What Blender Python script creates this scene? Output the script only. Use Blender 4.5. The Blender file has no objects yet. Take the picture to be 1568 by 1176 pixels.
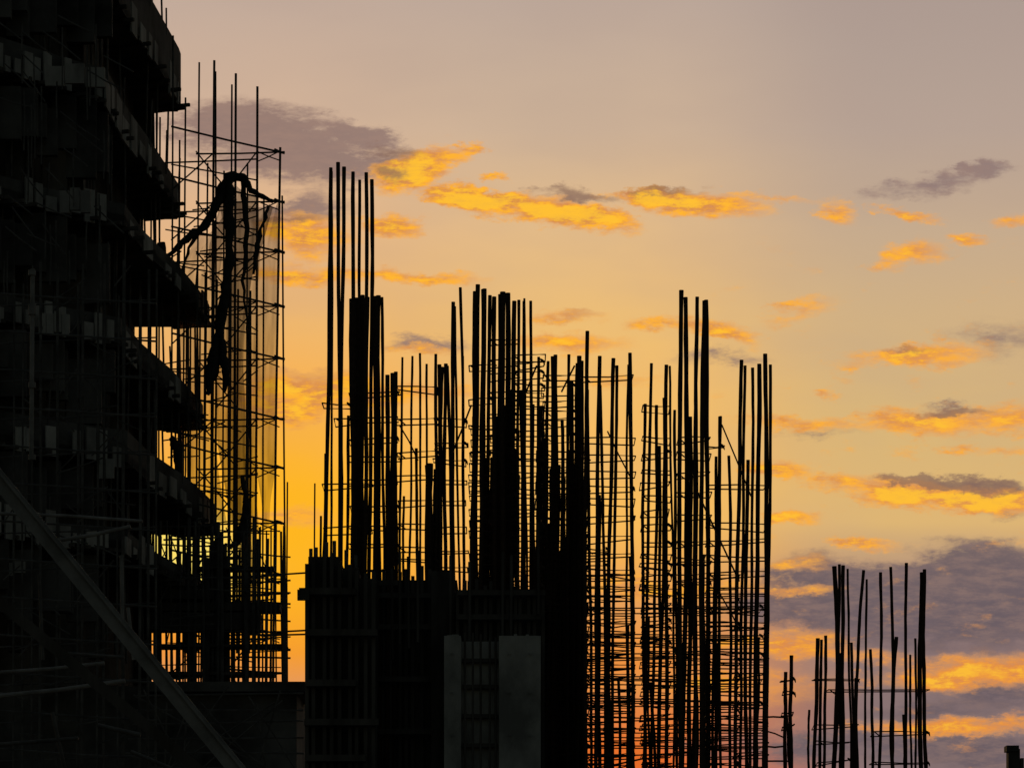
import bpy, math, random
from mathutils import Vector
random.seed(7)
R=random.Random(11)
S=bpy.context.scene
S.view_settings.view_transform='Standard'
S.view_settings.look='None'
S.view_settings.exposure=0
F=5662.0; CX=784.0; HY=1572.0; EYE=1.6
def P(px,py,d): return Vector(((px-CX)/F*d, d, EYE+(HY-py)/F*d))
def Xw(px,d): return (px-CX)/F*d
def Zw(py,d): return EYE+(HY-py)/F*d

# ---------------------------------------------------------------- materials
def srgb(r,g,b):
    f=lambda c:(c/255/12.92) if c/255<=0.04045 else ((c/255+0.055)/1.055)**2.4
    return (f(r),f(g),f(b),1)
def mat(name,c1,c2,scale=3,rough=0.85,metal=0,bump=0.3,stretch=(1,1,1)):
    m=bpy.data.materials.new(name); m.use_nodes=True
    nt=m.node_tree; b=nt.nodes['Principled BSDF']
    tc=nt.nodes.new('ShaderNodeTexCoord'); mp=nt.nodes.new('ShaderNodeMapping')
    mp.inputs['Scale'].default_value=stretch
    n=nt.nodes.new('ShaderNodeTexNoise'); n.inputs['Scale'].default_value=scale; n.inputs['Detail'].default_value=8; n.inputs['Roughness'].default_value=0.65
    r=nt.nodes.new('ShaderNodeValToRGB'); r.color_ramp.elements[0].position=0.35; r.color_ramp.elements[1].position=0.68
    r.color_ramp.elements[0].color=(*c1,1); r.color_ramp.elements[1].color=(*c2,1)
    L=nt.links.new
    L(tc.outputs['Object'],mp.inputs[0]); L(mp.outputs[0],n.inputs[0]); L(n.outputs[0],r.inputs[0]); L(r.outputs[0],b.inputs['Base Color'])
    bp=nt.nodes.new('ShaderNodeBump'); bp.inputs['Strength'].default_value=bump; bp.inputs['Distance'].default_value=0.02
    L(n.outputs[0],bp.inputs['Height']); L(bp.outputs[0],b.inputs['Normal'])
    b.inputs['Roughness'].default_value=rough; b.inputs['Metallic'].default_value=metal
    b.inputs['Specular IOR Level'].default_value=0.15
    return m
M_rebar=mat('rusty_steel',(0.018,0.012,0.009),(0.05,0.03,0.02),25,0.9)
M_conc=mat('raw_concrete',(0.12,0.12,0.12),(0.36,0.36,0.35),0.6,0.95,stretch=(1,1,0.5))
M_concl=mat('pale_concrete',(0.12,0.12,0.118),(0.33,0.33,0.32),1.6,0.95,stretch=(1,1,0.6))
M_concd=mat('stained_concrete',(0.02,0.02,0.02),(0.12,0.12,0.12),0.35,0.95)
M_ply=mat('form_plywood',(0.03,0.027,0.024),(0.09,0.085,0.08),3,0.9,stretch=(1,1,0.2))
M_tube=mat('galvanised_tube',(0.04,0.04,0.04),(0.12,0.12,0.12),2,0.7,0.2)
M_beam=mat('painted_steel',(0.11,0.11,0.11),(0.22,0.22,0.22),3,0.7)
M_dirt=mat('dirt',(0.07,0.055,0.04),(0.16,0.13,0.10),0.25,1)
M_cloth=mat('dark_tarpaulin',(0.015,0.015,0.015),(0.04,0.04,0.038),4,0.95)
def netmat(name,op,col):
    m=bpy.data.materials.new(name); m.use_nodes=True; nt=m.node_tree
    for n in list(nt.nodes): nt.nodes.remove(n)
    o=nt.nodes.new('ShaderNodeOutputMaterial'); mx=nt.nodes.new('ShaderNodeMixShader'); tr=nt.nodes.new('ShaderNodeBsdfTransparent')
    df=nt.nodes.new('ShaderNodeBsdfDiffuse'); df.inputs[0].default_value=(*col,1)
    tl=nt.nodes.new('ShaderNodeBsdfTranslucent'); tl.inputs[0].default_value=(*col,1)
    ad=nt.nodes.new('ShaderNodeMixShader'); ad.inputs[0].default_value=0.6
    tc=nt.nodes.new('ShaderNodeTexCoord'); mp=nt.nodes.new('ShaderNodeMapping'); mp.inputs['Scale'].default_value=(1.5,1.5,0.25)
    n=nt.nodes.new('ShaderNodeTexNoise'); n.inputs['Scale'].default_value=1.2; n.inputs['Detail'].default_value=6
    mr=nt.nodes.new('ShaderNodeMapRange'); mr.inputs[1].default_value=0.3; mr.inputs[2].default_value=0.7
    mr.inputs[3].default_value=op-0.15; mr.inputs[4].default_value=op+0.2
    L=nt.links.new
    L(tc.outputs['Object'],mp.inputs[0]); L(mp.outputs[0],n.inputs[0]); L(n.outputs[0],mr.inputs[0])
    L(df.outputs[0],ad.inputs[1]); L(tl.outputs[0],ad.inputs[2])
    L(mr.outputs[0],mx.inputs[0]); L(tr.outputs[0],mx.inputs[1]); L(ad.outputs[0],mx.inputs[2]); L(mx.outputs[0],o.inputs[0])
    return m
M_net=netmat('debris_net',0.40,(0.24,0.15,0.09))
M_net2=netmat('debris_net_dense',0.55,(0.13,0.09,0.06))

# ---------------------------------------------------------------- mesh builder
class MB:
    def __init__(s): s.v=[]; s.f=[]
    def tube(s,pts,r,n=6):
        pts=[Vector(p) for p in pts]; base=len(s.v); K=len(pts)
        for i,p in enumerate(pts):
            t=(pts[min(i+1,K-1)]-pts[max(i-1,0)])
            if t.length<1e-9: t=Vector((0,0,1))
            t.normalize()
            a=Vector((0,1,0)) if abs(t.y)<0.8 else Vector((1,0,0))
            u=t.cross(a).normalized(); w=t.cross(u)
            rr=r[i] if isinstance(r,(list,tuple)) else r
            for k in range(n):
                an=2*math.pi*k/n
                s.v.append(p+u*math.cos(an)*rr+w*math.sin(an)*rr)
        for i in range(K-1):
            for k in range(n):
                a=base+i*n+k; b=base+i*n+(k+1)%n
                s.f.append((a,b,b+n,a+n))
        s.f.append(tuple(base+k for k in range(n))[::-1]); s.f.append(tuple(base+(K-1)*n+k for k in range(n)))
    def box(s,x0,x1,y0,y1,z0,z1):
        b=len(s.v)
        for z in (z0,z1):
            for (x,y) in ((x0,y0),(x1,y0),(x1,y1),(x0,y1)): s.v.append(Vector((x,y,z)))
        for f in ((0,3,2,1),(4,5,6,7),(0,1,5,4),(1,2,6,5),(2,3,7,6),(3,0,4,7)): s.f.append(tuple(b+i for i in f))
    def beam(s,p,q,w,h):
        p=Vector(p);q=Vector(q);t=(q-p).normalized(); u=t.cross(Vector((0,1,0))).normalized(); y=t.cross(u).normalized(); b=len(s.v)
        for c in (p,q):
            for (i,j) in ((-1,-1),(1,-1),(1,1),(-1,1)): s.v.append(c+u*w/2*i+y*h/2*j)
        for f in ((0,3,2,1),(4,5,6,7),(0,1,5,4),(1,2,6,5),(2,3,7,6),(3,0,4,7)): s.f.append(tuple(b+i for i in f))
    def prism(s,plan,z0,z1):
        b=len(s.v);n=len(plan)
        for z in (z0,z1):
            for (x,y) in plan: s.v.append(Vector((x,y,z)))
        s.f.append(tuple(b+i for i in range(n))[::-1]); s.f.append(tuple(b+n+i for i in range(n)))
        for i in range(n):
            j=(i+1)%n; s.f.append((b+i,b+j,b+n+j,b+n+i))
    def band(s,pts,z0f,z1f,t):
        for (a,b_) in zip(pts[:-1],pts[1:]):
            a=Vector((*a,0));c=Vector((*b_,0)); n=(c-a).cross(Vector((0,0,1))).normalized()*t
            b=len(s.v)
            for z in (z0f,z1f):
                for p in (a,c,c+n,a+n): s.v.append(Vector((p.x,p.y,z)))
            for f in ((0,3,2,1),(4,5,6,7),(0,1,5,4),(1,2,6,5),(2,3,7,6),(3,0,4,7)): s.f.append(tuple(b+i for i in f))
    def obj(s,name,m,parent=None,smooth=False):
        me=bpy.data.meshes.new(name); me.from_pydata([tuple(v) for v in s.v],[],s.f); me.update()
        me.materials.append(m)
        if smooth:
            for p in me.polygons: p.use_smooth=True
        o=bpy.data.objects.new(name,me); S.collection.objects.link(o)
        if parent: o.parent=parent
        return o
def empty(name):
    o=bpy.data.objects.new(name,None); S.collection.objects.link(o); return o

# ---------------------------------------------------------------- ground
g=MB(); size=3000
g.v=[Vector((-size,-size,0)),Vector((size,-size,0)),Vector((size,size,0)),Vector((-size,size,0))]; g.f=[(0,1,2,3)]
g.obj('ground',M_dirt)

# ---------------------------------------------------------------- deck under the starter bars
DZ=3.9
dk=empty('concrete_deck')
b=MB(); b.box(-3.6,7.5,36.6,52,DZ-0.3,DZ); b.obj('slab',M_conc,dk)
b=MB()
for x in (-3.2,-0.2,3.0,6.6):
    for y in (37.2,43,50.5): b.box(x-0.25,x+0.25,y-0.25,y+0.25,-0.05,DZ-0.3)
b.obj('columns',M_conc,dk)

# ---------------------------------------------------------------- rebar cages
def bar(mb,xt,yt,xb,w,d,kink=0.0,yb=None):
    w=w*1.13+.3; yt=yt+R.uniform(-4,4)
    zt=Zw(yt,d); zb=DZ if yb is None else Zw(yb,d)
    K=26; pts=[]; rs=[]
    ph=R.uniform(0,6.28); am=R.uniform(0.004,0.024); p2=R.uniform(0,6.28); a2=R.uniform(0,.006)
    for i in range(K):
        t=i/(K-1)
        x=Xw(xb+(xt-xb)*t,d)+am*math.sin(ph+t*4.5)+kink*math.sin(math.pi*t)*0.02+a2*math.sin(p2+t*17)+R.uniform(-.0015,.0015)
        pts.append((x,d+am*math.cos(ph+t*3.7),zb+(zt-zb)*t)); rs.append(w/2/F*d*R.uniform(.9,1.08))
    mb.tube(pts,rs,6)
def stir(mb,x0,x1,d0,d1,py,r=0.0082,tilt=3):
    a=py+R.uniform(-tilt,tilt); c=py+R.uniform(-tilt,tilt)
    z1=Zw(a,d0); z2=Zw(c,d0)
    ex=R.uniform(0.005,0.04); ey=R.uniform(0.005,0.04); sg=R.uniform(-.015,.01)
    p=[(Xw(x0,d0)-ex,d0,z1),((Xw(x0,d0)+Xw(x1,d0))/2,d0,(z1+z2)/2+sg),(Xw(x1,d0)+ey,d0,z2),(Xw(x1,d0)+ey,d1,z2+R.uniform(-.03,.03)),(Xw(x0,d0)-ex,d1,z1+R.uniform(-.03,.03)),(Xw(x0,d0)-ex,d0,z1)]
    mb.tube(p,r,5)
    if R.random()<0.5:
        mb.tube([(Xw(x0,d0)-0.01,d0,z1),(Xw(x0,d0)+0.06,d0+0.05,z1-0.05)],r,5)
    if R.random()<0.3:   # knot of tie wire
        q=Vector((Xw(x1,d0),d0-.02,z2)); mb.tube([q+Vector((-.02,0,.02)),q,q+Vector((.02,-.01,-.02)),q+Vector((.03,0,-.05))],[.008,.018,.012,.004],5)
def cage(bars,stirs,d,name='rebar_cage'):
    mb=MB()
    for q in bars:
        xt,yt,xb,w,dd=q[:5]; kk=q[5] if len(q)>5 else 0
        bar(mb,xt,yt,xb,w,d+dd,kk)
    for (x0,x1,dd0,dd1,ys) in stirs:
        for y in ys: stir(mb,x0,x1,d+dd0,d+dd1,y)
    mb.obj(name,M_rebar)
def rng(a,b,s,j=0.3):
    o=[];y=a
    while y<b: o.append(y); y+=s*(1+R.uniform(-j,j))
    return o
cage([(503,257,500,5,0),(508,262,505,3,.4),(520,252,516,5,0),(526,252,523,5,.35),(542,262,537,5,0.05),(548,276,543,4,.4),(562,262,556,5,0),(568,274,565,5,.4),
      (497,694,494,3,.2),(531,640,528,4,.3),(493,790,492,3,0)],
     [(498,534,0,.4,[618]),(498,567,0,.4,[742,806]),(516,567,0,.4,[640])],40.0)
cage([(541,455,536,7,0),(548,455,544,7,.1),(556,452,552,6,.2),(561,456,560,4,.35),(575,452,573,7,0),(582,452,579,6,.1),(588,457,586,4,.3),
      (594,571,592,6,0),(601,573,599,7,.15),(607,571,605,5,.3)],
     [(537,607,0,.3,rng(600,880,36))],40.2)
cage([(615,550,611,3,0),(630,548,626,3,.3),(643,541,640,3,0),(655,555,650,3,.35),(667,540,664,4,0),(671,560,670,5,.1),(677,560,677,5,0),(684,558,684,5,.2),(688,562,690,4,.35),
      (694,462,699,5,0),(700,470,703,3,.4),(705,437,712,4,.1),(709,545,708,3,.4),(660,712,652,9,0),(668,716,661,9,.1),(655,716,668,8,.2),(672,700,675,5,.3),
      (638,690,645,4,.2),(620,760,617,3,.2)],
     [(612,668,0,.35,[590,640,692,728,764,802,838,858]),(668,712,0,.35,rng(640,880,30))],40.6)
cage([(724,442,725,6,0),(731,438,731,6,.15),(738,443,737,6,0),(743,446,741,6,.2),(749,452,748,5,.35),
      (759,455,753,6,0),(766,452,760,7,.15),(772,447,768,7,0),(779,449,776,7,.25),(785,458,785,6,.1),
      (795,462,790,4,0),(801,465,798,3,.3),(805,461,806,3,0),(812,463,812,4,.35),
      (757,700,753,8,.2),(764,640,765,8,.5),(773,620,774,9,.5),(782,600,781,9,.5),(790,690,796,7,.5),(745,700,742,6,.5),(800,600,804,6,.1),(818,620,815,5,.2),(724,640,722,4,.5)],
     [(722,750,0,.4,rng(560,900,42)),(752,790,0,.4,rng(520,900,26)),(788,830,0,.4,rng(545,1000,15)),(722,790,0,.5,rng(660,900,17))],40.3)
bd=[(822,543,822,4,0),(845,545,838,5,0),(853,543,846,5,.2),(840,550,832,4,.4),(872,540,866,4,0),(877,585,872,6,.2),(888,545,883,6,0),(893,556,890,5,.3),(884,560,878,5,.4)]
for i in range(20):
    x=R.uniform(826,897); bd.append((x+R.uniform(-4,6),R.uniform(610,760),x,R.uniform(4,7),R.uniform(0,.9)))
for i in range(16):
    x=R.uniform(838,893); bd.append((x,R.uniform(720,900),x,R.uniform(6,8),R.uniform(0,.9)))
cage(bd,[(835,880,0,.5,rng(575,800,20)),(825,897,0,.8,rng(690,1180,11))],40.8)
cage([(899,510,896,5,0),(918,543,911,5,0),(921,590,927,4,.3),(938,549,930,5,.1),(942,560,940,4,.45),(962,556,959,3,0.3),(967,543,967,5,0),(902,600,904,4,.4),(916,760,919,5,.5)],
     [(896,968,0,.45,[577]+rng(668,880,26)+rng(880,1185,16)),(899,930,0.05,.4,rng(840,1180,15)),(930,968,0.05,.4,rng(880,1180,19))],40.0)
cage([(998,553,984,4,0),(988,616,986,4,.4),(1004,620,1000,4,.3),(1022,559,1018,5,0),(1016,610,1010,4,.4),(1028,560,1030,3,.4),(1012,680,1006,4,.2)],
     [(986,1024,0,.4,[620]+rng(670,860,27)+rng(860,1185,14)),(986,1036,.05,.5,rng(900,1180,19))],40.3)
cage([(1043,446,1041,6,0),(1051,452,1045,6,.1),(1066,455,1065,4,0),(1069,458,1060,5,.4),(1078,457,1073,6,0),(1083,459,1083,6,.2),(1057,640,1055,6,.4),(1036,630,1034,4,.4)],
     [(1040,1085,0,.4,rng(672,860,30)+rng(860,1185,15))],40.1)
cage([(1100,637,1105,4,0),(1102,640,1090,4,.3),(1133,548,1127,5,0),(1139,560,1134,4,.35),(1152,560,1149,4,0),(1162,556,1156,6,.2),(1173,543,1170,6,0),(1178,556,1176,4,.4),
      (1117,700,1118,4,.2),(1144,700,1143,5,.3),(1095,702,1098,4,.4)],
     [(1088,1105,0,.3,[683]),(1086,1172,0,.45,[742]+rng(800,900,28)+rng(900,1185,17)),(1128,1172,.05,.4,rng(930,1185,23)),(1088,1128,.05,.4,rng(880,1185,15))],40.2)
bb=[]
for i in range(15):
    x=R.uniform(905,1165); bb.append((x+R.uniform(-4,4),R.uniform(790,1050),x,R.uniform(3,5),R.uniform(0,1)))
cage(bb,[(905,1165,0.3,.9,rng(930,1185,34)),(905,1050,0.2,.6,rng(985,1185,30))],43.5)
mb=MB()
for (x0,y0,x1,y1,d,w) in ((1064,745,1132,890,39.9,3),(1105,650,1150,760,40.9,2.5),(930,660,965,730,39.9,2.5),(612,652,640,705,40.5,2.5),(806,600,822,560,40.2,3),(690,700,722,620,40.5,3),
      (1168,1098,1200,1098,40.3,3),(1170,1118,1203,1130,40.3,2.5),(1170,1142,1203,1142,40.3,3),(1168,1165,1210,1165,40.3,3),(900,1178,990,1160,40.3,3),(860,600,880,560,40.7,3),(1100,905,1140,980,40.0,2.5)):
    mb.tube([P(x0,y0,d),P((x0+x1)/2,(y0+y1)/2+R.uniform(-4,4),d+.05),P(x1,y1,d)],w/2/F*d,5)
mb.obj('loose_tie_bars',M_rebar)
cage([(1203,1031,1202,5,0),(1213,1006,1211,5,.1),(1207,1090,1206,4,.2),(1239,1088,1241,3,.2)],[(1200,1214,0,.15,[1040,1060,1090,1110])],40.5)
cage([(1251,978,1248,5,0,-1),(1258,980,1254,4,.3),(1264,976,1262,4,0),(1277,866,1272,6,0,2.5),(1283,867,1278,4,.4),(1292,867,1287,5,.1,1),(1300,872,1303,3,.5),(1321,872,1314,4,0,-1.5),(1327,890,1324,3,.4),
      (1349,872,1342,4,0,1.5),(1363,868,1366,4,.2,1),(1372,977,1372,5,0,-2),(1367,990,1368,4,.4),(1389,862,1381,4,.3,1),(1395,1000,1396,3,.1),(1411,872,1416,6,0,-1.5),(1416,874,1421,5,.25,-1.5),
      (1305,985,1306,4,.3),(1310,1040,1312,4,.1),(1335,990,1334,4,.4),(1284,1000,1290,5,.3),(1384,1090,1386,3,.2),(1402,975,1400,3,.4)],
     [(1250,1312,0,.4,[1042,1110]),(1272,1420,0,.5,[1058]),(1340,1420,0,.5,[1120,1165]),(1255,1300,0,.3,[1135,1165])],46.0)
mb=MB()
d=46; mb.box(Xw(1544,d),Xw(1562,d),46,46.2,DZ,Zw(1146,d)); mb.box(Xw(1541,d),Xw(1560,d),45.97,46.22,Zw(1150,d),Zw(1141,d)); mb.box(Xw(1563,d),Xw(1568,d),46.0,46.1,DZ,Zw(1160,d))
mb.obj('timber_post',M_ply)

# ---------------------------------------------------------------- formwork column
fc=empty('column_formwork')
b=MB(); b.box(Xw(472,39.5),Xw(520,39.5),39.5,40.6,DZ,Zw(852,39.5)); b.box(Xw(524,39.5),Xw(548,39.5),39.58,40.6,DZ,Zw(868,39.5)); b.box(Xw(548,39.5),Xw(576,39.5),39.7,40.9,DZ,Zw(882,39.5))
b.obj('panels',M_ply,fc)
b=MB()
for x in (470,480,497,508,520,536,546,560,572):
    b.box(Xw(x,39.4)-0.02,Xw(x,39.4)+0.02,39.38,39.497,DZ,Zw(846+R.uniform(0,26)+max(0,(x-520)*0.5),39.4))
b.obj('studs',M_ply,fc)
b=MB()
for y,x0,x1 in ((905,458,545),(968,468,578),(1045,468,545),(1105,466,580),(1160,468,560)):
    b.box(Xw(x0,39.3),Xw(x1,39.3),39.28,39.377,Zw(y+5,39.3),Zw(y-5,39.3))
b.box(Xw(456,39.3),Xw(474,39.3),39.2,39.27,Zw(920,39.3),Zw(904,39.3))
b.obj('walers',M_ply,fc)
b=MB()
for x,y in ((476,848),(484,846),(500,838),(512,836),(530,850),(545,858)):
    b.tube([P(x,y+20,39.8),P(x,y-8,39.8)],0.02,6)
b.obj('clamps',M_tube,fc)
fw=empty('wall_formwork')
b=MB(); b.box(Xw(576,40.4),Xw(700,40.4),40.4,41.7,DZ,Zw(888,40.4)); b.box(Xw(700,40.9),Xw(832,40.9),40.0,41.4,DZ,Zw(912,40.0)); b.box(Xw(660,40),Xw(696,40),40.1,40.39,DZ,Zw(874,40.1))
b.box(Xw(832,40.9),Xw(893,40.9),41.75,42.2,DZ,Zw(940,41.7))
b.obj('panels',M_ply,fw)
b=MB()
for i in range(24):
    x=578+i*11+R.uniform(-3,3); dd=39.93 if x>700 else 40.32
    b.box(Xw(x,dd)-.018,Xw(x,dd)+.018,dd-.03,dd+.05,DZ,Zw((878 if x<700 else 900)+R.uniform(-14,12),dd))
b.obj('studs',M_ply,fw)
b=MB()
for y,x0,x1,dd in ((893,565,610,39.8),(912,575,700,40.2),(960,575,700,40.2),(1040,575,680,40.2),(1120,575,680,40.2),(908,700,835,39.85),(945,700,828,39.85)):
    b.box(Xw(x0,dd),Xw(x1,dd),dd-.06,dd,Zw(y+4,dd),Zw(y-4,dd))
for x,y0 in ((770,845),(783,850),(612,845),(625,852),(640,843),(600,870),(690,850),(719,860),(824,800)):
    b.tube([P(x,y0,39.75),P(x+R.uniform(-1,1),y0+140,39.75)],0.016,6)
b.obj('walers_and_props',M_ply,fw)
cw=empty('concrete_wall')
b=MB(); d=39.2
b.box(Xw(680,d),Xw(706,d),d,d+.7,DZ,Zw(973,d)); b.box(Xw(764,d),Xw(828,d),d,d+.7,DZ,Zw(973,d))
b.box(Xw(706,d),Xw(764,d),d+.12,d+.7,DZ,Zw(980,d)); b.obj('wall',M_concl,cw)
b=MB()
for y in (1010,1050,1095,1140): b.box(Xw(708,d),Xw(762,d),d+.05,d+.118,Zw(y+3,d),Zw(y-3,d))
for x in (712,724,736,750,759): b.tube([P(x,1200,d+.03),P(x,972+R.uniform(-6,6),d+.03)],0.012,6)
b.obj('recess_battens',M_ply,cw)
b=MB()
for i in range(26):
    x=R.choice((R.uniform(681,700),R.uniform(765,821))); ww=R.uniform(2,6)
    b.box(Xw(x,d),Xw(x+ww,d),d+R.uniform(.02,.3),d+R.uniform(.4,.6),Zw(976,d),Zw(973-R.uniform(.5,4),d))
for y in (1000,1060,1125):
    for x in (692,780,812): b.tube([P(x,y,d-.03),P(x,y,d+.01)],.012,8)
b.obj('pour_lip',M_concl,cw)

# ---------------------------------------------------------------- unfinished tower at left
tw=empty('unfinished_building')
BASEPL=[(-160,99),(-20,102),(70,104),(165,106),(190,109.8),(230,114.3),(255,117.6),(274,120.3),(277,121.0),(272,121.6)]
def plan(off):
    out=[]
    for (x,dd) in BASEPL:
        k=max(0,min(1,(x-60)/180)); out.append((Xw(x+off*k,dd),dd))
    return out
levels=[(78,160,0),(285,326,-1),(465,492,44),(618,652,34),(770,812,52),(905,930,52),(-130,-90,-20)]
back=[232,214,204,236,228,230,232]
slabs=MB(); edges=MB(); trims=MB(); props=MB(); cols=MB(); rear=MB(); under=MB()
for li,(yt,yb,off) in enumerate(levels):
    pl=plan(off); zt=Zw(yt,120.6); zb=Zw(yb,120.6)
    slabs.prism(pl+[(Xw(-160,121.7),121.7)], zb, min(zt,zb+0.25))
    edges.band(pl[:-1],zb+0.02,zt,-0.18)
    rear.box(Xw(150,121),Xw(back[li],121),121.0,121.5,zb-3.3,zb-.003)
    for i in range(0,8):
        (x0,y0),(x1,y1)=pl[i],pl[i+1]
        nseg=6 if i<3 else 3
        for k in range(nseg):
            if R.random()<0.65:
                t0=k/nseg; t1=(k+R.uniform(.5,.9))/nseg
                a=(x0+(x1-x0)*t0,y0+(y1-y0)*t0-0.3); c=(x0+(x1-x0)*t1,y0+(y1-y0)*t1-0.3)
                h=R.uniform(0.2,0.85)
                trims.band([a,c],zb-R.uniform(0,.25),zb+h,-0.06)
            if R.random()<0.7:
                t=(k+R.random())/nseg; x=x0+(x1-x0)*t; y=y0+(y1-y0)*t
                under.beam((x-1.2,y+.4,zb-.09),(x+R.uniform(.12,.4),y-.2,zb-.09),.1,.1)
    zlow=zb-2.75
    for i in range(0,8):
        (x0,y0),(x1,y1)=pl[i],pl[i+1]
        m=5 if i<4 else 2
        for k in range(m):
            t=(k+R.random()*.8)/m
            x=x0+(x1-x0)*t-R.uniform(.15,1.0); y=y0+(y1-y0)*t+R.uniform(.1,1.0)
            props.tube([(x,y,zlow),(x+R.uniform(-.08,.08),y,zb)],0.035,5)
    for i in range(1,8):
        (x0,y0),(x1,y1)=pl[i],pl[i+1]
        if R.random()<.7: props.tube([(x0,y0,zt-.3),(x0+R.uniform(-.1,.1),y0,zt+R.uniform(.5,1.3))],0.03,5)
    for i in range(1,4):
        x0,y0=pl[i]
        cols.box(x0-1.2,x0-0.75,y0+.5,y0+1.0,zlow-.3,zb)
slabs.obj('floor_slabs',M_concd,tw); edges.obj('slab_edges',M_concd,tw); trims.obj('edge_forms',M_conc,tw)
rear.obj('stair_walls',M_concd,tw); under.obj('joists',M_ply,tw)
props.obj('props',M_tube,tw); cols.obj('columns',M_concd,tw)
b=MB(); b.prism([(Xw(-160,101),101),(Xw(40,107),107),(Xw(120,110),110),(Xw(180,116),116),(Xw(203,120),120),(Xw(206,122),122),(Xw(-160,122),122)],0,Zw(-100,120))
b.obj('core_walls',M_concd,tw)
b=MB()
for (x0,x1,y0,y1,d) in ((70,163,102,132,103.4),(92,140,292,326,103.4),(60,108,480,512,103.4),(20,52,655,690,103.0),(150,176,705,735,105.2),(5,40,860,880,102.8)):
    n=R.randint(2,4)
    for k in range(n):
        a=x0+(x1-x0)*k/n; c=x0+(x1-x0)*(k+.94)/n; j=R.uniform(-3,4)
        b.box(Xw(a,d),Xw(c,d),d-.12-.02*k,d,Zw(y1+j,d),Zw(y0+j,d))
b.obj('parapet_panels',M_conc,tw)
b=MB()
for (yt,yb,off) in levels[:6]:
    z=Zw(yb,120)
    for k in range(8):
        t=k/8; x=Xw(-40,102)+(Xw(150,107)-Xw(-40,102))*t; y=102.6+4*t
        b.box(x,x+R.uniform(.4,1.0),y-.3,y,z-R.uniform(1.2,2.4),z-R.uniform(.0,.5))
b.obj('infill_panels',M_concd,tw)
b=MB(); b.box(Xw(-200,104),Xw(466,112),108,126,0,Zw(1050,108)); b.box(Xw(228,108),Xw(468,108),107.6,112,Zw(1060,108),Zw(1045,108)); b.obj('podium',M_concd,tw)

# ---------------------------------------------------------------- scaffolds
def tubes(name,lst,d,parent=None,m=M_tube):
    mb=MB()
    for q in lst:
        x0,y0,x1,y1,w=q[:5]; dd=q[5] if len(q)>5 else 0
        a=P(x0,y0,d+dd); c=P(x1,y1,d+dd); mid=(a+c)/2+Vector((R.uniform(-.03,.03),0,R.uniform(-.03,.02)))
        mb.tube([a,mid,c],w/2/F*(d+dd),5)
    return mb.obj(name,m,parent)
sc=empty('scaffolding')
L=[]
poles=[(305,96,300),(328,93,322),(330,110,330),(355,130,350),(361,113,357),(394,133,390),(379,250,374),(429,226,418),(432,300,438),(265,55,262),(245,180,243),(284,150,280),(275,215,270),(232,180,231),(318,250,312),(343,262,340),(404,300,402)]
for i,(x,y,xb) in enumerate(poles): L.append((x,y,xb,1046,4.0 if i in(1,4,5,7) else 3.0,(i%3)*0.9))
lift=[232,308,385,468,548,640,715,800,880,970]
for y in lift:
    L.append((262,y-38,432,y+2,3.2,0)); L.append((300,y+4,436,y+1,2.8,.9)); L.append((245,y+18,395,y+12,2.6,1.8))
    L.append((262,y+20,392,y+44,2.4,0))
    L.append((393,y,428,y+14,2,0)); L.append((428,y,393,y+16,2,.9))
    L.append((300,y,362,y+75,2.4,0)); L.append((330,y+78,394,y,2.4,.9)); L.append((262,y+60,330,y,2.4,1.8)); L.append((420,y-3,436,y+3,4,0))
for i in range(60):
    x=R.uniform(245,385); y=R.uniform(300,820); L.append((x,y,min(395,x+R.uniform(25,80)),y+R.uniform(-22,26),2.2,R.uniform(0,2)))
for i in range(12):
    x=R.uniform(285,385); y=R.uniform(330,500); L.append((x,y,x-2,1000,R.uniform(2.4,4),R.uniform(0,2)))
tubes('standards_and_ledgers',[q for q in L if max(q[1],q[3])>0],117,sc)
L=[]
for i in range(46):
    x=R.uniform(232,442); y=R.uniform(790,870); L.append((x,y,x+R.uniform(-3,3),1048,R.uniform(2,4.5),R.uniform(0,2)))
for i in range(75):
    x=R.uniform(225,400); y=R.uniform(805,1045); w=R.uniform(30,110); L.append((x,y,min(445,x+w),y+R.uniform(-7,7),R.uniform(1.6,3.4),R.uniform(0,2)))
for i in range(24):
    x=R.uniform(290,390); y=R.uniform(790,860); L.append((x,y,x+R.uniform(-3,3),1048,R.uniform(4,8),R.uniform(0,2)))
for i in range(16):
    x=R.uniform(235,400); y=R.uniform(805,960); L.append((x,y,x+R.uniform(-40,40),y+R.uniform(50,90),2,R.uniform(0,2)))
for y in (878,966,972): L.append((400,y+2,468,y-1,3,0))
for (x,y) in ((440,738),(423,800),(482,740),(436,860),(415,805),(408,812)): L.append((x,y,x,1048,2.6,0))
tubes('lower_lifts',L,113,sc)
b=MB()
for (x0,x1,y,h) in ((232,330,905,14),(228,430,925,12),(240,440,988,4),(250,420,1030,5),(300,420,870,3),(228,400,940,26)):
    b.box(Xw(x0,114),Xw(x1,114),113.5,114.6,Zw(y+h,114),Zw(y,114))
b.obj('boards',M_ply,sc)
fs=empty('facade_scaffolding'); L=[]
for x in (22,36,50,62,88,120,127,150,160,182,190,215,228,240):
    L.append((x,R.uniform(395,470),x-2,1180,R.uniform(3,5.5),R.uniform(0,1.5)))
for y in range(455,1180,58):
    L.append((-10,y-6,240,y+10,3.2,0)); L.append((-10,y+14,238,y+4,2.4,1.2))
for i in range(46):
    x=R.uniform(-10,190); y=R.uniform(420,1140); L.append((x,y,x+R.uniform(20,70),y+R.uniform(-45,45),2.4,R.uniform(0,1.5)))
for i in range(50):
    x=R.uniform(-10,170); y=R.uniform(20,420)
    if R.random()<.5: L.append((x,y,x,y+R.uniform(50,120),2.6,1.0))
    else: L.append((x,y,x+R.uniform(30,60),y+R.uniform(10,50),2.4,1.0))
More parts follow.
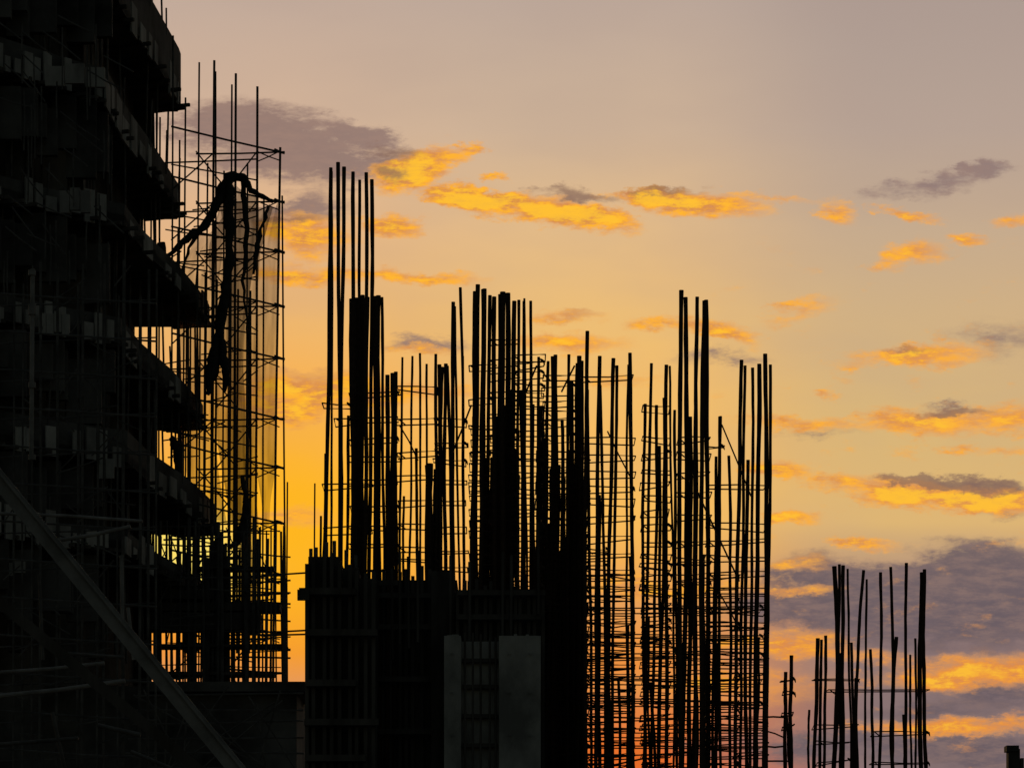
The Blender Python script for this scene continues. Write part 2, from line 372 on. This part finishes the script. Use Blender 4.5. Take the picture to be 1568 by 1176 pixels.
tubes('tubes',L,91,fs)
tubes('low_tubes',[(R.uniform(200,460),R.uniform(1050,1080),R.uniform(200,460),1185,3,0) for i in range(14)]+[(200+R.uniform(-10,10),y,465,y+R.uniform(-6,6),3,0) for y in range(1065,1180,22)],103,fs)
tb=empty('steel_brace'); b=MB(); d=30
b.beam(P(-30,700,d),P(385,1205,d),0.135,0.1); b.obj('raking_beam',M_beam,tb)
b=MB(); b.beam(P(-30,688,d),P(385,1193,d),0.02,0.16); b.obj('top_flange',M_beam,tb)
b=MB(); b.beam(P(-20,905,33),P(330,1200,33),0.10,0.08); b.obj('lower_beam',M_ply,tb)
b=MB()
for (x0,y0,x1,y1,w) in ((-10,786,218,798,5),(85,828,200,806,6),(-10,1066,192,1042,7),(-10,1030,160,1015,6),(186,850,188,955,6),(196,930,205,1010,6),(50,412,48,705,7)):
    b.tube([P(x0,y0,52),P((x0+x1)/2,(y0+y1)/2+R.uniform(-3,3),52),P(x1,y1,52)],w/2/F*52,8)
for y in (418,470,478,590,700): b.tube([P(49,y-4,52),P(49,y+4,52)],0.055,8)
b.obj('site_pipework',M_beam)
b=MB()
for (x0,y0,x1,y1,w) in ((-10,1140,120,1130,6),(150,1110,215,1125,7),(80,1090,100,1180,6),(200,1150,262,1176,6),(100,1000,190,1006,5),(60,880,66,1010,5)):
    b.tube([P(x0,y0,52),P(x1,y1,52)],w/2/F*52,8)
b.obj('stacked_pipes',M_tube)

# ---------------------------------------------------------------- netting
def sheet(name,left,right,d,m,wav=0.35,nu=16,nv=30,parent=None):
    mb=MB()
    def interp(pl,t):
        s=t*(len(pl)-1); i=min(int(s),len(pl)-2); f=s-i
        return (pl[i][0]*(1-f)+pl[i+1][0]*f, pl[i][1]*(1-f)+pl[i+1][1]*f)
    ph=R.uniform(0,6)
    for j in range(nv+1):
        a=interp(left,j/nv); c=interp(right,j/nv)
        for i in range(nu+1):
            t=i/nu; x=a[0]*(1-t)+c[0]*t; y=a[1]*(1-t)+c[1]*t+10*math.sin(math.pi*t)*(1 if j<3 else .2)
            mb.v.append(P(x+2*math.sin(j*.5+t*5),y,d+wav*math.sin(ph+t*11+j*.12)+.15*math.sin(j*.6+t*3)))
    for j in range(nv):
        for i in range(nu):
            k=j*(nu+1)+i; mb.f.append((k,k+1,k+nu+2,k+nu+1))
    return mb.obj(name,m,parent,True)
nt=empty('debris_netting')
sheet('outer_net',[(412,312),(393,390),(392,560),(392,700),(402,806)],[(428,308),(427,420),(424,600),(420,740),(410,808)],117.4,M_net,.15,parent=nt)
sheet('middle_net',[(345,268),(320,380),(330,520),(335,680),(350,800)],[(398,300),(395,420),(392,560),(392,700),(395,815)],118.2,M_net2,.4,parent=nt)
sheet('inner_net',[(300,360),(272,420),(268,520),(275,640),(290,780)],[(345,330),(335,420),(330,520),(332,680),(345,800)],118.6,M_net,.4,parent=nt)
sheet('back_net',[(330,290),(350,400),(345,560),(350,700),(360,900)],[(420,318),(385,420),(372,560),(376,700),(396,960)],119.4,M_net2,.4,parent=nt)
sheet('low_net',[(372,800),(368,850),(366,900),(370,960)],[(390,800),(392,850),(388,900),(392,965)],116.5,M_net,.2,parent=nt)
def rope(mb,pts,ws,d,seed=0):
    rr=random.Random(seed); P2=[];W=[]
    for i in range(len(pts)-1):
        for k in range(6):
            f=k/6; x=pts[i][0]*(1-f)+pts[i+1][0]*f; y=pts[i][1]*(1-f)+pts[i+1][1]*f
            P2.append(P(x+rr.uniform(-1.6,1.6),y,d)); W.append((ws[i]*(1-f)+ws[i+1]*f)*rr.uniform(.75,1.2)/2/F*d)
    P2.append(P(*pts[-1],d)); W.append(ws[-1]/2/F*d)
    mb.tube(P2,W,9)
b=MB()
rope(b,[(258,392),(290,362),(318,345),(338,305),(350,270),(372,272),(385,292),(418,310)],[6,14,10,14,16,14,9,5],116.7,1)
rope(b,[(352,272),(350,330),(352,400),(342,460),(332,530),(322,575),(318,605)],[14,16,14,14,16,22,5],116.6,2)
rope(b,[(338,480),(340,540),(346,575),(344,600)],[6,14,14,4],116.5,3)
rope(b,[(412,316),(400,350),(392,385),(388,420)],[6,5,9,4],116.7,4)
rope(b,[(246,372),(250,420),(246,470)],[12,10,6],115.5,5)
rope(b,[(372,275),(378,350),(372,430),(380,520)],[9,8,5,3],116.9,6)
rope(b,[(262,670),(274,690),(272,735)],[12,18,8],116,7)
rope(b,[(372,730),(378,780),(372,815),(352,840)],[6,12,16,6],116,8)
rope(b,[(340,280),(325,320),(290,380),(275,430)],[7,8,5,3],117,9)
b.obj('bundled_tarpaulin',M_cloth,nt,True)

# ---------------------------------------------------------------- world: dusk sky
w=bpy.data.worlds.new("World"); S.world=w; w.use_nodes=True; N=w.node_tree; N.nodes.clear()
w.cycles.sampling_method='NONE'
def nd(t,**k):
    n=N.nodes.new(t)
    for a,v in k.items(): setattr(n,a,v)
    return n
def lk(a,b): N.links.new(a,b)
def mth(op,a,b=None,c=None,clamp=False):
    n=nd('ShaderNodeMath',operation=op); n.use_clamp=clamp
    for i,v in enumerate((a,b,c)):
        if v is None: continue
        if isinstance(v,(int,float)): n.inputs[i].default_value=v
        else: lk(v,n.inputs[i])
    return n.outputs[0]
def mixc(f,a,b):
    n=nd('ShaderNodeMix',data_type='RGBA')
    if isinstance(f,(int,float)): n.inputs[0].default_value=f
    else: lk(f,n.inputs[0])
    for s,v in ((6,a),(7,b)):
        if isinstance(v,tuple): n.inputs[s].default_value=v
        else: lk(v,n.inputs[s])
    return n.outputs[2]
SUN_EL=math.radians(7.3); SUN_AZ=math.radians(-3.6)
tc=nd('ShaderNodeTexCoord'); sp=nd('ShaderNodeSeparateXYZ'); lk(tc.outputs['Generated'],sp.inputs[0])
yc=mth('MAXIMUM',sp.outputs[1],0.05)
U=mth('MULTIPLY_ADD',mth('DIVIDE',sp.outputs[0],yc),56.62,7.84)
V=mth('MULTIPLY_ADD',mth('DIVIDE',sp.outputs[2],yc),-56.62,15.72)
cb=nd('ShaderNodeCombineXYZ'); lk(U,cb.inputs[0]); lk(V,cb.inputs[1]); UV=cb.outputs[0]
def noise(scale,sx,sy,detail=7,rough=.55,off=0,dist=0):
    mp=nd('ShaderNodeMapping'); mp.inputs['Scale'].default_value=(sx,sy,1); mp.inputs['Location'].default_value=(off,off*1.7,off)
    lk(UV,mp.inputs[0]); n=nd('ShaderNodeTexNoise'); n.inputs['Scale'].default_value=scale; n.inputs['Detail'].default_value=detail; n.inputs['Roughness'].default_value=rough; n.inputs['Distortion'].default_value=dist
    lk(mp.outputs[0],n.inputs[0]); return n
nA=noise(1.0,1.3,2.8,7,.66,3.1); nB=noise(1.0,2.5,8.5,6,.68,11.3); nC=noise(1.0,.35,.9,3,.5,7.7)
vm=nd('ShaderNodeVectorMath',operation='SUBTRACT'); lk(nA.outputs['Color'],vm.inputs[0]); vm.inputs[1].default_value=(.5,.5,.5)
vm2=nd('ShaderNodeVectorMath',operation='MULTIPLY'); lk(vm.outputs[0],vm2.inputs[0]); vm2.inputs[1].default_value=(1.7,.6,0)
vm3=nd('ShaderNodeVectorMath',operation='ADD'); lk(vm2.outputs[0],vm3.inputs[0]); lk(UV,vm3.inputs[1]); UVW=vm3.outputs[0]
def field(lst,src=None,gx=1.45,gy=1.6):
    acc=None
    for (x,y,rx,ry,an,wt) in lst:
        mp=nd('ShaderNodeMapping',vector_type='TEXTURE'); lk(src or UVW,mp.inputs[0])
        mp.inputs['Location'].default_value=(x/100,y/100,0); mp.inputs['Rotation'].default_value=(0,0,math.radians(an)); mp.inputs['Scale'].default_value=(rx/100*gx,ry/100*gy,1)
        g=nd('ShaderNodeTexGradient',gradient_type='SPHERICAL'); lk(mp.outputs[0],g.inputs[0])
        acc=mth('MULTIPLY',g.outputs[1],wt) if acc is None else mth('MULTIPLY_ADD',g.outputs[1],wt,acc)
    return acc
def sm(x,lo,hi,a=0,b=1):
    n=nd('ShaderNodeMapRange',interpolation_type='SMOOTHSTEP'); lk(x,n.inputs[0])
    for i,v in enumerate((lo,hi,a,b)): n.inputs[i+1].default_value=v
    return n.outputs[0]
def ramp(x,stops,span=14.0):
    r=nd('ShaderNodeValToRGB'); lk(mth('DIVIDE',x,span,clamp=True),r.inputs[0])
    e=r.color_ramp.elements
    while len(e)<len(stops): e.new(.5)
    for i,(p,c) in enumerate(stops): e[i].position=(p/100)/span; e[i].color=srgb(*c)
    return r.outputs[0]
left=ramp(V,[(0,(194,170,154)),(200,(212,179,151)),(350,(230,182,134)),(500,(240,182,106)),(620,(251,176,76)),(760,(255,180,60)),(860,(255,176,42)),(1000,(244,150,46)),(1170,(210,156,120))])
mid=ramp(V,[(0,(189,168,154)),(200,(206,178,151)),(350,(226,186,136)),(500,(237,189,116)),(650,(246,188,100)),(800,(249,188,92)),(920,(240,162,74)),(1050,(234,138,58)),(1170,(228,108,42))])
right=ramp(V,[(0,(173,155,146)),(200,(183,162,148)),(350,(198,171,142)),(500,(210,177,131)),(650,(217,181,121)),(800,(222,181,116)),(870,(186,150,120)),(960,(140,116,114)),(1170,(130,110,110))])
base=mixc(sm(U,3.8,8.5),left,mid); base=mixc(sm(U,9.8,13.5),base,right)
base=mixc(sm(nC.outputs[0],.35,.7,0,.16),base,srgb(176,153,142))
glow=field([(450,800,190,175,0,1.0)],UV); base=mixc(sm(glow,0,1.0,0,.92),base,srgb(255,182,28))
core=field([(265,860,120,74,0,1.0)],UV); base=mixc(sm(core,0,.7,0,.95),base,srgb(255,226,110))
dark=[(440,230,150,44,6,1.6),(340,185,120,28,0,1.0),(560,205,50,15,10,1.2),(560,258,50,20,0,.9),(470,318,70,20,0,1.1),(1430,283,105,14,-9,1.0),(1505,262,32,12,-5,.9),(1545,520,90,30,0,.55),(880,305,60,10,0,.5),
 (655,525,70,12,0,1.0),(870,482,40,10,0,.7),(470,575,70,12,0,.8),(1490,745,95,14,6,1.0),(1540,788,50,9,0,.7),(1520,852,110,24,6,1.3),(1470,930,250,56,0,1.7),(1230,868,70,20,0,1.0),
 (1230,925,110,24,0,1.2),(1530,1064,90,14,0,1.2),(1440,1088,130,12,0,.9),(1300,1140,240,22,0,1.2),(1520,1155,140,20,0,1.3),(1110,548,70,12,0,.7),(1450,622,50,8,0,.7),(1250,665,60,8,0,.5),(1390,895,210,26,0,1.2),(1420,385,40,8,0,.4)]
org=[(655,250,52,24,-14,1.7),(605,270,50,20,0,1.3),(825,322,130,19,8,2.1),(712,302,60,15,3,1.7),(900,334,60,11,3,1.3),(1060,312,105,17,5,1.7),(1000,302,45,12,0,1.0),(595,343,42,16,0,1.7),(465,360,62,30,0,1.5),(640,424,90,10,3,1.3),(470,420,80,13,0,1.3),
 (850,484,65,11,0,1.0),(860,526,90,15,0,1.2),(640,532,60,8,0,.9),(1110,507,50,14,15,1.4),(1015,495,55,10,0,1.0),(480,600,120,30,0,1.6),(440,640,60,18,0,1.1),(1392,390,55,17,-10,1.15),(1288,325,38,17,20,.95),(1398,329,42,8,5,1.1),(1485,364,36,8,8,1.1),
 (1550,337,40,10,0,1.0),(1395,545,110,15,-4,1.4),(1225,476,60,14,-15,.75),(1420,646,90,20,2,1.5),(1545,640,60,22,0,1.3),(1240,650,110,11,3,1.0),(1258,603,22,6,0,1),(1420,758,165,19,7,1.6),(1530,768,80,14,0,1.2),(1215,786,40,10,0,1.3),
 (1195,718,45,11,0,1.1),(1325,832,55,8,0,.9),(1210,862,60,10,0,.8),(716,226,24,8,0,1.3),(750,271,22,6,0,1.3),(1500,1030,140,22,-3,1.5),(1450,1112,140,12,0,1.4),(1205,985,85,17,0,1.2),(1540,690,70,9,0,.7),
 (1020,900,170,20,0,.9),(1080,1050,200,25,0,.9),(1300,1005,90,12,0,.9),(450,790,60,14,0,1),(1230,905,60,7,0,.8),(660,600,110,12,0,.9),(930,580,90,9,0,.7),(1180,300,60,6,5,.8)]
fd=field(dark); fo=field(org)
wis=mth('MULTIPLY',sm(nA.outputs[0],.5,.68),mth('MULTIPLY',sm(U,8.5,12),sm(V,2.6,4.6)))
fo=mth('MULTIPLY_ADD',wis,.32,fo)
nmodA=mth('MULTIPLY_ADD',nA.outputs[0],2.0,0); nmodB=mth('MULTIPLY_ADD',nB.outputs[0],2.2,-.1)
nn=mth('MULTIPLY',nmodA,nmodB)
md=sm(mth('MULTIPLY',fd,nn),.06,.95,0,.93); mo=sm(mth('MULTIPLY',fo,nn),.12,1.15)
dcol=mixc(sm(V,2,9),srgb(144,122,118),srgb(102,90,97))
dcol=mixc(sm(U,4,9),srgb(144,118,110),dcol)
dcol=mixc(sm(nB.outputs[0],.35,.7,0,.4),dcol,srgb(162,130,116))
ocol=mixc(sm(nB.outputs[0],.36,.6),srgb(212,136,76),srgb(255,176,50))
ocol=mixc(sm(U,10,15,0,.3),ocol,srgb(236,160,84))
ocol=mixc(sm(V,8.6,10.5,0,.6),ocol,srgb(226,134,62))
c=mixc(md,base,dcol)
c=mixc(sm(fo,.03,.9,0,.5),c,srgb(236,168,96))
c=mixc(mo,c,ocol)
hi=sm(mth('MULTIPLY',fo,nn),.85,1.8,0,.75); c=mixc(hi,c,srgb(255,196,54))
fd2=field([(875,298,70,10,6,1.2),(600,232,60,12,0,.9),(1020,292,60,7,0,.8),(1480,742,90,12,6,1.7),(1400,735,60,9,5,1.4),(1460,628,60,7,0,1.1),(1500,1000,60,9,0,.6),(600,265,30,14,0,1.0),(1380,536,60,6,0,.7),(450,335,70,8,0,.8)])
c=mixc(sm(mth('MULTIPLY',fd2,nn),.1,.85,0,.75),c,srgb(136,104,90))
sky=nd('ShaderNodeTexSky',sky_type='NISHITA'); sky.sun_disc=False; sky.sun_elevation=SUN_EL; sky.sun_rotation=SUN_AZ
sky.air_density=1.5; sky.dust_density=3
bgN=nd('ShaderNodeBackground'); lk(sky.outputs[0],bgN.inputs[0]); bgN.inputs[1].default_value=0.038
bgC=nd('ShaderNodeBackground'); lk(c,bgC.inputs[0]); bgC.inputs[1].default_value=1.0
west=mth('MULTIPLY',sm(sp.outputs[1],.75,.95),sm(sp.outputs[2],.55,.3))
mx=nd('ShaderNodeMixShader'); lk(west,mx.inputs[0]); lk(bgN.outputs[0],mx.inputs[1]); lk(bgC.outputs[0],mx.inputs[2])
o=nd('ShaderNodeOutputWorld'); lk(mx.outputs[0],o.inputs[0])

# ---------------------------------------------------------------- sun
sl=bpy.data.lights.new('sun','SUN'); sl.energy=0.5; sl.angle=math.radians(.5); sl.color=(1,.62,.3)
so=bpy.data.objects.new('sun',sl); S.collection.objects.link(so)
dirv=Vector((math.sin(SUN_AZ)*math.cos(SUN_EL),math.cos(SUN_AZ)*math.cos(SUN_EL),math.sin(SUN_EL)))
so.rotation_euler=dirv.to_track_quat('Z','Y').to_euler(); so.location=(0,0,50)
# ---------------------------------------------------------------- camera
cam=bpy.data.cameras.new('camera'); co=bpy.data.objects.new('camera',cam); S.collection.objects.link(co)
co.location=(0,0,EYE); co.rotation_euler=(math.radians(90),0,0)
cam.sensor_width=36; cam.lens=36*F/1568; cam.shift_y=(HY-588)/1568; cam.clip_end=8000; cam.clip_start=.5
S.camera=co
